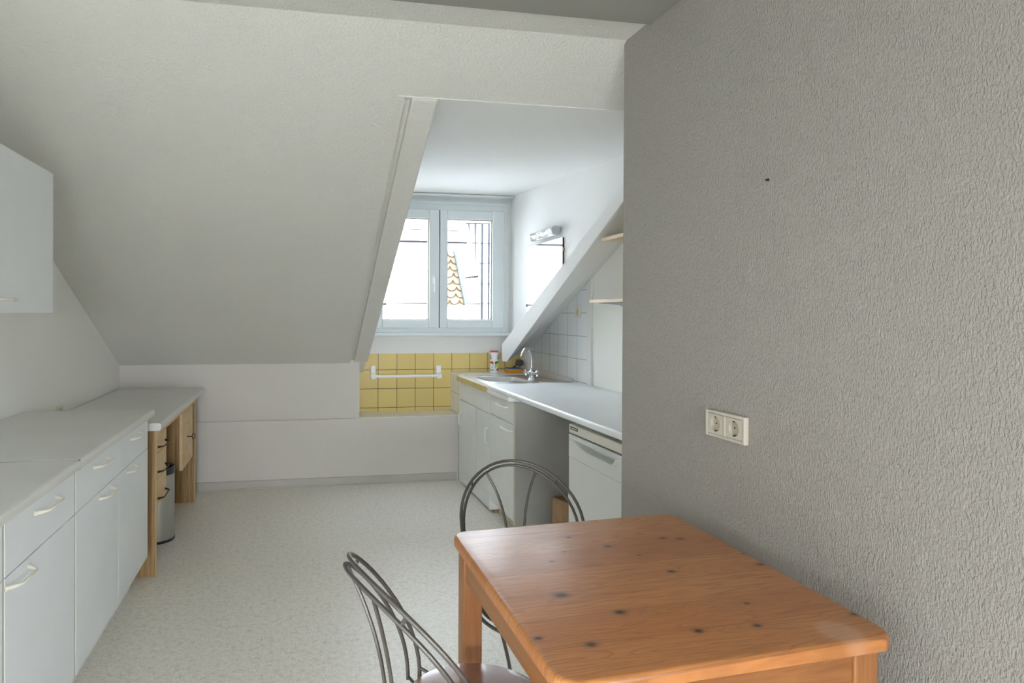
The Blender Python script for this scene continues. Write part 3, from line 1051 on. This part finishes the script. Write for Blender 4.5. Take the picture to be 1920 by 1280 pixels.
# scouring powder can
cxx, cyy, cr_, cz0, cz1 = 1.612, 4.905, .036, .8255, 1.005
can = thing('scouring_powder_can', 'white round can of scouring powder with red lid and coloured print, behind the sink', 'can', (cxx, cyy, cz0))
MB().lathe(cxx, cyy, [(cr_ * .97, cz0), (cr_, cz0 + .004), (cr_, cz1 - .016), (cr_ * .97, cz1 - .012)], 40).build('body', M_WPLA, can, smooth=True)
MB().lathe(cxx, cyy, [(cr_ * .86, cz1 - .013), (cr_ * .88, cz1 - .004), (cr_ * .84, cz1)], 40).build('lid', M_RED, can, smooth=True)
view = math.atan2(0 - cyy, 0 - cxx)      # the print faces the room


def can_patch(poly, mat, name):
    """printed shape wrapped on the can: poly in (u across, v up), u in -1..1 over the visible half, v 0..1"""
    b_ = MB()
    n_ = 7
    # resample polygon edges then fan-triangulate in grid strips
    us = [p[0] for p in poly]
    u0, u1 = min(us), max(us)
    steps = 10

    def span(u):
        vs_ = []
        for i in range(len(poly)):
            (a, c1), (b2, c2) = poly[i], poly[(i + 1) % len(poly)]
            if (a - u) * (b2 - u) <= 0 and abs(a - b2) > 1e-9:
                vs_.append(c1 + (c2 - c1) * (u - a) / (b2 - a))
        return (min(vs_), max(vs_)) if vs_ else (0, 0)

    prev = None
    for i in range(steps + 1):
        u = u0 + (u1 - u0) * (i / steps)
        u_ = min(max(u, u0 + 1e-4), u1 - 1e-4)
        lo, hi = span(u_)
        th = view + math.asin(max(-.995, min(.995, u)))
        r_ = cr_ + .0006
        pts_ = [(cxx + r_ * math.cos(th), cyy + r_ * math.sin(th), cz0 + v * (cz1 - cz0)) for v in (lo, hi)]
        vs_ = [b_.b.verts.new(p) for p in pts_]
        if prev:
            b_.b.faces.new((prev[0], vs_[0], vs_[1], prev[1]))
        prev = vs_
    b_.build(name, mat, can)


for s0 in (-.97, .62):     # two blue letters A at the sides
    w_ = .36
    can_patch([(s0, .62), (s0 + w_ * .38, .84), (s0 + w_ * .38, .70), (s0 + w_ * .25, .62)], M_BLUE, 'print_letter')
    can_patch([(s0 + w_ * .34, .84), (s0 + w_ * .62, .84), (s0 + w_ * .62, .76), (s0 + w_ * .34, .76)], M_BLUE, 'print_letter')
    can_patch([(s0 + w_, .62), (s0 + w_ * .62, .84), (s0 + w_ * .62, .70), (s0 + w_ * .75, .62)], M_BLUE, 'print_letter')
    can_patch([(s0 + w_ * .3, .66), (s0 + w_ * .7, .66), (s0 + w_ * .7, .70), (s0 + w_ * .3, .70)], M_BLUE, 'print_letter')
can_patch([(-.95, .52), (-.20, .52), (-.20, .34), (-.40, .42), (-.95, .44)], M_RED, 'print_red')
can_patch([(.12, .52), (.93, .55), (.93, .46), (.12, .38)], M_GREEN, 'print_green')
can_patch([(.12, .36), (.93, .45), (.93, .36), (.12, .20)], M_YELP, 'print_yellow')
can_patch([(.30, .12), (.93, .28), (.93, .12)], M_RED, 'print_red')
can_patch([(-.93, .12), (-.10, .12), (-.10, .155), (-.93, .155)], M_GREEN, 'print_green')
can_patch([(-.60, .22), (-.30, .22), (-.30, .34), (-.60, .34)], M_BLUE if False else flat('pale_print', (.45, .62, .75), .4), 'print_panel')

spg = thing('sponge', 'orange sponge with a blue scouring side, lying behind the sink', 'sponge', (1.80, 4.90, .8255))
MB().box(1.715, 1.868, 4.865, 4.945, .8255, .858).build('sponge_body', M_SPO, spg, bevel=.006, seg=3)
MB().box(1.722, 1.838, 4.868, 4.942, .8582, .866).build('scourer', M_SPB, spg, bevel=.002)
b = MB()
for k in range(70):
    pts = []
    a0, e0 = random.uniform(0, 2 * PI), random.uniform(-1, 1)
    ax1 = Vector((random.gauss(0, 1), random.gauss(0, 1), random.gauss(0, 1))).normalized()
    ax2 = ax1.orthogonal().normalized()
    ax3 = ax1.cross(ax2)
    r_ = random.uniform(.014, .041)
    for q in range(9):
        a = a0 + q / 8 * random.uniform(3, 5)
        p = ax2 * math.cos(a) * r_ + ax3 * math.sin(a) * r_ + ax1 * random.uniform(-.004, .004)
        pts.append((1.843 + p.x * .95, 4.945 + p.y, .902 + p.z * .85))
    b.tube(pts, .0011, 4)
b.ball((1.843, 4.945, .902), .030, 3)
tag(b.build('steel_wool', M_WOOLM, smooth=True), 'ball of grey steel wool resting on the sponge behind the sink', 'steel wool')
tag(MB().tube([(1.770, 4.91, .8675), (1.782, 4.905, .870), (1.792, 4.90, .876), (1.800, 4.90, .900)], [.004, .010, .006, .0022], 8)
    .build('plug', M_DARK, smooth=True), 'small black plug with a stem, lying on top of the sponge', 'plug')


# ------------------------------------------------------------------ sockets
def socket(name, label, axis_x, sgn, y0_, y1_, z0, z1, n_, loc, t=.010, mat=None, matin=None):
    """socket plate on a wall at x = axis_x, standing out towards sgn"""
    mat, matin = mat or M_SOCK, matin or M_SOCKIN
    s_ = thing(name, label, 'socket', loc)
    rim = .009
    w_ = (y1_ - y0_ - 2 * rim) / n_

    def X(d):
        return axis_x + sgn * d

    def bx(b_, d0, d1, a, c, e, f):
        xa, xb = sorted((X(d0), X(d1)))
        b_.box(xa, xb, a, c, e, f)
    b_ = MB()
    bx(b_, 0, t, y0_, y0_ + rim, z0, z1)
    bx(b_, 0, t, y1_ - rim, y1_, z0, z1)
    bx(b_, 0, t, y0_ + rim, y1_ - rim, z0, z0 + rim)
    bx(b_, 0, t, y0_ + rim, y1_ - rim, z1 - rim, z1)
    for k in range(1, n_):
        yk = y0_ + rim + w_ * k
        bx(b_, 0, t, yk - .0045, yk + .0045, z0 + rim, z1 - rim)
    b_.build('frame', mat, s_, bevel=.0028, seg=3)
    zc = (z0 + z1) / 2
    for k in range(n_):
        ya = y0_ + rim + w_ * k + (.0045 if k else 0) + .0008
        yb = y0_ + rim + w_ * (k + 1) - (.0045 if k < n_ - 1 else 0) - .0008
        yc = (ya + yb) / 2
        hy, hz = (yb - ya) / 2, (z1 - z0) / 2 - rim - .0008
        rad = min(hy, hz) * .74
        seg = 40
        sq, ring = [], []
        for q in range(seg):
            a = 2 * PI * q / seg + PI / seg
            c1, s1 = math.cos(a), math.sin(a)
            m_ = min(hy / max(abs(c1), 1e-6), hz / max(abs(s1), 1e-6))
            sq.append((yc + c1 * m_, zc + s1 * m_))
            ring.append((yc + c1 * rad, zc + s1 * rad))
        d_ = t - .001
        b_ = MB()
        b_.loft([[(X(.0005), a, c) for a, c in sq], [(X(d_), a, c) for a, c in sq], [(X(d_), a, c) for a, c in ring],
                 [(X(.002), a, c) for a, c in ring]], cap=False)
        ins = b_.build('insert', mat, s_)
        MB().tube([(X(.0008), yc, zc), (X(.0022), yc, zc)], rad + .0003, 32).build('recess', matin, ins)
        for dy_ in (-.0095, .0095):
            MB().tube([(X(.0022), yc + dy_, zc), (X(.0027), yc + dy_, zc)], .0026, 10).build('pin_hole', M_BLACK, ins)
        for dz_ in (-1, 1):
            b_ = MB()
            bx(b_, .002, d_ + .0003, yc - .0028, yc + .0028, zc + dz_ * rad * .97 - .0018, zc + dz_ * rad * .97 + .0018)
            b_.build('earth_clip', M_DARK, ins)
    return s_


M_SOCKW = flat('white_socket_plastic', (.80, .77, .68), .32, wear=.01)
M_SOCKWI = flat('white_socket_recess', (.58, .53, .42), .45, wear=.01)
socket('double_socket', 'ivory double wall socket on the near textured wall above the table', XP, -1, 1.473, 1.634, .955, 1.030, 2, (XP, 1.55, .955), .014)
socket('socket', 'ivory single socket on the white tiles near the sink', XR - .004, -1, 3.905, 3.985, 1.282, 1.360, 1, (XR - .004, 3.94, 1.28), .012, M_SOCKW, M_SOCKWI)
socket('socket', 'small cream socket on the left wall just above the desk', XL, 1, 3.575, 3.655, .728 + .036, .806, 1, (XL, 3.6, .764), .012, M_SOCKW, M_SOCKWI)
tag(MB().tube([(XP + .004, 1.411, 1.646), (XP - .004, 1.411, 1.646)], [.0035, .0035], 10).tube([(XP - .004, 1.411, 1.646), (XP - .009, 1.411, 1.645)], .0022, 8)
    .build('wall_screw', M_BHAND), 'small dark screw in the near textured wall above the double socket', 'screw')

# ------------------------------------------------------------------ mirror and lamp on the dormer cheek
XC = 1.79
mi = thing('wall_mirror', 'frameless rectangular mirror on the dormer cheek wall beside the window', 'mirror', (XC, 4.28, 1.2))
MB().prism([(3.965, 1.522), (4.615, 1.205), (4.615, 1.822), (3.965, 1.822)], 0, XC - .012, XC - .002).build('mirror_edge', M_DARK, mi)
MB().prism([(3.967, 1.524), (4.613, 1.207), (4.613, 1.820), (3.967, 1.820)], 0, XC - .0135, XC - .0122).build('mirror_glass', M_MIRROR, mi)
for y, z in ((3.965, 1.74), (4.615, 1.37)):
    MB().box(XC - .018, XC, y - .010, y + .008, z - .012, z + .012).build('clip', M_BRASS if y < 4 else M_DARK, mi, bevel=.001)
la = thing('wall_lamp', 'cut-glass tube wall lamp with grey end cap, above the mirror', 'lamp', (XC, 4.2, 1.86))
MB().box(XC - .020, XC, 4.02, 4.42, 1.872, 1.902).build('back_plate', M_CHROME, la, bevel=.003)
MB().tube([(XC - .046, 4.015, 1.872), (XC - .046, 4.40, 1.872)], .030, 24).build('glass_shade', M_CRYS, la, smooth=True)
MB().tube([(XC - .046, 3.995, 1.872), (XC - .046, 4.018, 1.872)], .033, 24).build('end_cap', flat('grey_cap', (.42, .45, .45), .4), la, smooth=True)
MB().tube([(XC - .046, 4.397, 1.872), (XC - .046, 4.412, 1.872)], .033, 24).build('end_cap', M_CHROME, la, smooth=True)

# ------------------------------------------------------------------ niche shelves
s1 = thing('niche_shelf', 'light wooden shelf on a dark bracket in the niche, the lower of the two', 'shelf', (1.80, 2.85, 1.37),
           'wooden shelves in the niche')
MB().box(1.70, XR - .001, 2.35, 3.416, 1.370, 1.388).build('board', M_SHELF, s1, bevel=.001)
b = MB()
b.loft([[(1.72 + q * .0, y, 1.3695), (1.735, y, 1.3695), (1.735, y, z), (1.72, y, z)] for y, z in
        [(3.34, 1.366), (3.20, 1.360), (3.10, 1.352), (3.06, 1.342), (3.045, 1.322), (3.04, 1.25)]])
b.box(1.72, XR - .001, 3.02, 3.04, 1.25, 1.369)
b.build('bracket', M_DARK, s1)
s2 = thing('niche_shelf', 'short light wooden shelf under the sloping beam, upper of the two in the niche', 'shelf', (1.78, 2.8, 1.71),
           'wooden shelves in the niche')
MB().box(1.668, XR - .001, 2.35, 3.215, 1.705, 1.724).build('board', M_SHELF, s2, bevel=.001)

# ------------------------------------------------------------------ table
TC = [(.412, .915), (1.088, .957), (1.096, 1.674), (.414, 1.624)]
tb = thing('dining_table', 'square varnished pine table with rounded corners, against the near wall', 'table', (.75, 1.29, 0))


def round_poly(cs, r, n_=8, inset=0.0):
    out = []
    k = len(cs)
    cen = Vector((sum(c[0] for c in cs) / k, sum(c[1] for c in cs) / k))
    for i in range(k):
        p = Vector(cs[i])
        a = (Vector(cs[i - 1]) - p).normalized()
        c = (Vector(cs[(i + 1) % k]) - p).normalized()
        bis = (a + c).normalized()
        half = math.acos(max(-1, min(1, a.dot(c)))) / 2
        o = p + bis * (r / math.sin(half))
        st_ = p + a * (r / math.tan(half)) - o
        en = p + c * (r / math.tan(half)) - o
        a0 = math.atan2(st_.y, st_.x)
        a1 = math.atan2(en.y, en.x)
        while a1 < a0:
            a1 += 2 * PI
        if a1 - a0 > PI:
            a1 -= 2 * PI
        rr = r - inset
        for q in range(n_ + 1):
            t_ = a0 + (a1 - a0) * q / n_
            out.append((o.x + rr * math.cos(t_), o.y + rr * math.sin(t_)))
    return out


b = MB()
ZT = .72
prof = [(.004, ZT - .028), (0.0, ZT - .024)] + [(.010 - .010 * math.cos(a), ZT - .011 + .011 * math.sin(a)) for a in [PI / 2 * q / 5 for q in range(6)]]
b.loft([[(x, y, z) for x, y in round_poly(TC, .045, 8, i_)] for i_, z in prof])
b.build('tabletop', M_TABLE, tb, smooth=True)
LEG = .052
lg = []
IN = .022
ctr = Vector((sum(c[0] for c in TC) / 4, sum(c[1] for c in TC) / 4))
for i, c in enumerate(TC):
    sx_ = 1 if c[0] < ctr.x else -1
    sy_ = 1 if c[1] < ctr.y else -1
    x0 = c[0] + sx_ * IN
    y0 = c[1] + sy_ * IN
    if i == 3:
        x0, y0 = .430, 1.604
    xa, xb = sorted((x0, x0 + sx_ * LEG))
    ya, yb = sorted((y0, y0 + sy_ * LEG))
    lg.append((xa, xb, ya, yb))
    MB().box(xa, xb, ya, yb, 0, ZT - .0285).build('leg', M_TLEG, tb, bevel=.006, seg=3)
AZ = (ZT - .105, ZT - .029)
MB().prism([(lg[0][1], lg[0][2] + .006), (lg[1][0], lg[1][2] + .006), (lg[1][0], lg[1][2] + .026), (lg[0][1], lg[0][2] + .026)], 2, *AZ).build('apron', M_TAPR, tb, bevel=.001)
MB().prism([(lg[3][1], lg[3][3] - .026), (lg[2][0], lg[2][3] - .026), (lg[2][0], lg[2][3] - .006), (lg[3][1], lg[3][3] - .006)], 2, *AZ).build('apron', M_TAPR, tb, bevel=.001)
MB().prism([(lg[0][0] + .006, lg[0][3]), (lg[0][0] + .026, lg[0][3]), (lg[3][0] + .026, lg[3][2]), (lg[3][0] + .006, lg[3][2])], 2, *AZ).build('apron', M_TAPY, tb, bevel=.001)
MB().prism([(lg[1][1] - .006, lg[1][3]), (lg[1][1] - .026, lg[1][3]), (lg[2][1] - .026, lg[2][2]), (lg[2][1] - .006, lg[2][2])], 2, *AZ).build('apron', M_TAPY, tb, bevel=.001)

# ------------------------------------------------------------------ bistro chairs
HW, ZA, ZW, HB, YBK, YE, ZS, QE = .197, .806, .648, .186, .060, .224, .45, 1.83
RT = .0049


def lean(z, yb=YBK, ye=YE, zs_=ZS, q=QE):
    return yb + ye * (max(0, z - zs_) / (ZA - zs_)) ** q


def lean_in(z):
    return lean(z, .089, .225, .43, 2.044)


def hoop_pts(hw, za, hb, yb, floor, ZW=ZW, lean=lambda z, yb: lean(z, yb)):
    pts = []
    side = []
    if floor:     # the posts run on to the floor as rear legs
        for q in range(9):
            z = .008 + (ZS - .008) * q / 9
            k = 1 - z / ZS
            side.append((-(hb - .035 * math.sin(PI * (1 - k)) * .6 + .015 * k), yb + .075 * k ** 1.5, z))
    else:
        side.append((-hb, yb, ZS - .02))
    for q in range(8):
        z = ZS + (ZW - ZS) * q / 8
        s_ = (z - ZS) / (ZW - ZS)
        side.append((-(hb + (hw - hb) * math.sin(s_ * PI / 2)), lean(z, yb), z))
    pts += side
    for q in range(25):
        t_ = PI * q / 24
        z = ZW + (za - ZW) * math.sin(t_)
        pts.append((-hw * math.cos(t_), lean(z, yb), z))
    pts += [(-x, y, z) for x, y, z in side[::-1]]
    return pts


def make_chair(label, loc, rz):
    c = thing('bistro_chair', label, 'chair', loc, 'brown tubular bistro chairs at the table')
    c['_local'] = 1
    rz_ = rz
    MB().tube(hoop_pts(HW, ZA, HB, YBK, True), RT, 10).build('back_hoop', M_IRON, c, smooth=True)
    MB().tube(hoop_pts(.186, .789, .188, .089, False, .628, lambda z, yb: lean_in(z)), RT * .95, 10).build('inner_hoop', M_IRON, c, smooth=True)
    for s_ in (-1, 1):
        pts = []
        for q in range(16):
            w_ = 1 - q / 15
            z = .445 + .325 * w_
            pts.append((s_ * (.025 + .062 * w_ ** 3.4), .201 + .39 * (lean_in(z) - .089), z))
        pts += [(s_ * .024, .194, .433), (s_ * .022, .176, .427)]
        b_ = MB().tube(pts, RT * .85, 9)
        b_.build('spoke', M_IRON, c, smooth=True)
        # short tie between the hoops
        t_ = math.radians(42)
        z1, z2 = ZW + (ZA - ZW) * math.sin(t_), .628 + (.789 - .628) * math.sin(t_)
        MB().tube([(s_ * HW * math.cos(t_), lean(z1), z1), (s_ * .186 * math.cos(t_), lean_in(z2), z2)], RT * .8, 8)\
            .build('tie', M_IRON, c, smooth=True)
        # arms from posts to the seat ring
        b_ = MB()
        b_.tube([(s_ * HB, YBK, .452), (s_ * .170, .045, .446)], RT * .75, 8)
        b_.tube([(s_ * .188, .089, .436), (s_ * .150, .082, .432)], RT * .75, 8)
        b_.build('seat_arm', M_IRON, c, smooth=True)
    MB().lathe(0, 0, [(.150, .436), (.168, .440), (.171, .446), (.168, .4515)], 56).build('seat_rim', M_DARK, c, smooth=True)
    MB().lathe(0, 0, [(.160, .4505), (.166, .453), (.162, .4575), (.140, .4600), (.06, .4610)], 56).build('seat', M_SEAT, c, smooth=True)
    MB().tube([(.172 * math.cos(a), .172 * math.sin(a), .428) for a in [2 * PI * q / 48 for q in range(49)]], RT, 8).build('seat_ring', M_IRON, c, smooth=True)
    for a in (math.radians(-38), math.radians(-142)):
        u = Vector((math.cos(a), math.sin(a), 0))
        pts = []
        for q in range(15):
            z = .428 - q / 14 * .422
            k = (.428 - z) / .422
            r_ = .168 - .062 * math.sin(PI * k * .95) + .02 * k
            pts.append((u.x * r_, u.y * r_, z))
        MB().tube(pts, RT, 9).build('leg', M_IRON, c, smooth=True)
    c.rotation_euler = (0, 0, rz_)
    return c


make_chair('brown metal bistro chair with hooped back, behind the table facing the camera', (.704, 1.741, 0), -.068)
make_chair('brown metal bistro chair with hooped back, pushed in at the left side of the table', (.396, 1.299, 0), 1.776)
for o_ in bpy.data.objects:
    if '_local' in o_:
        del o_['_local']
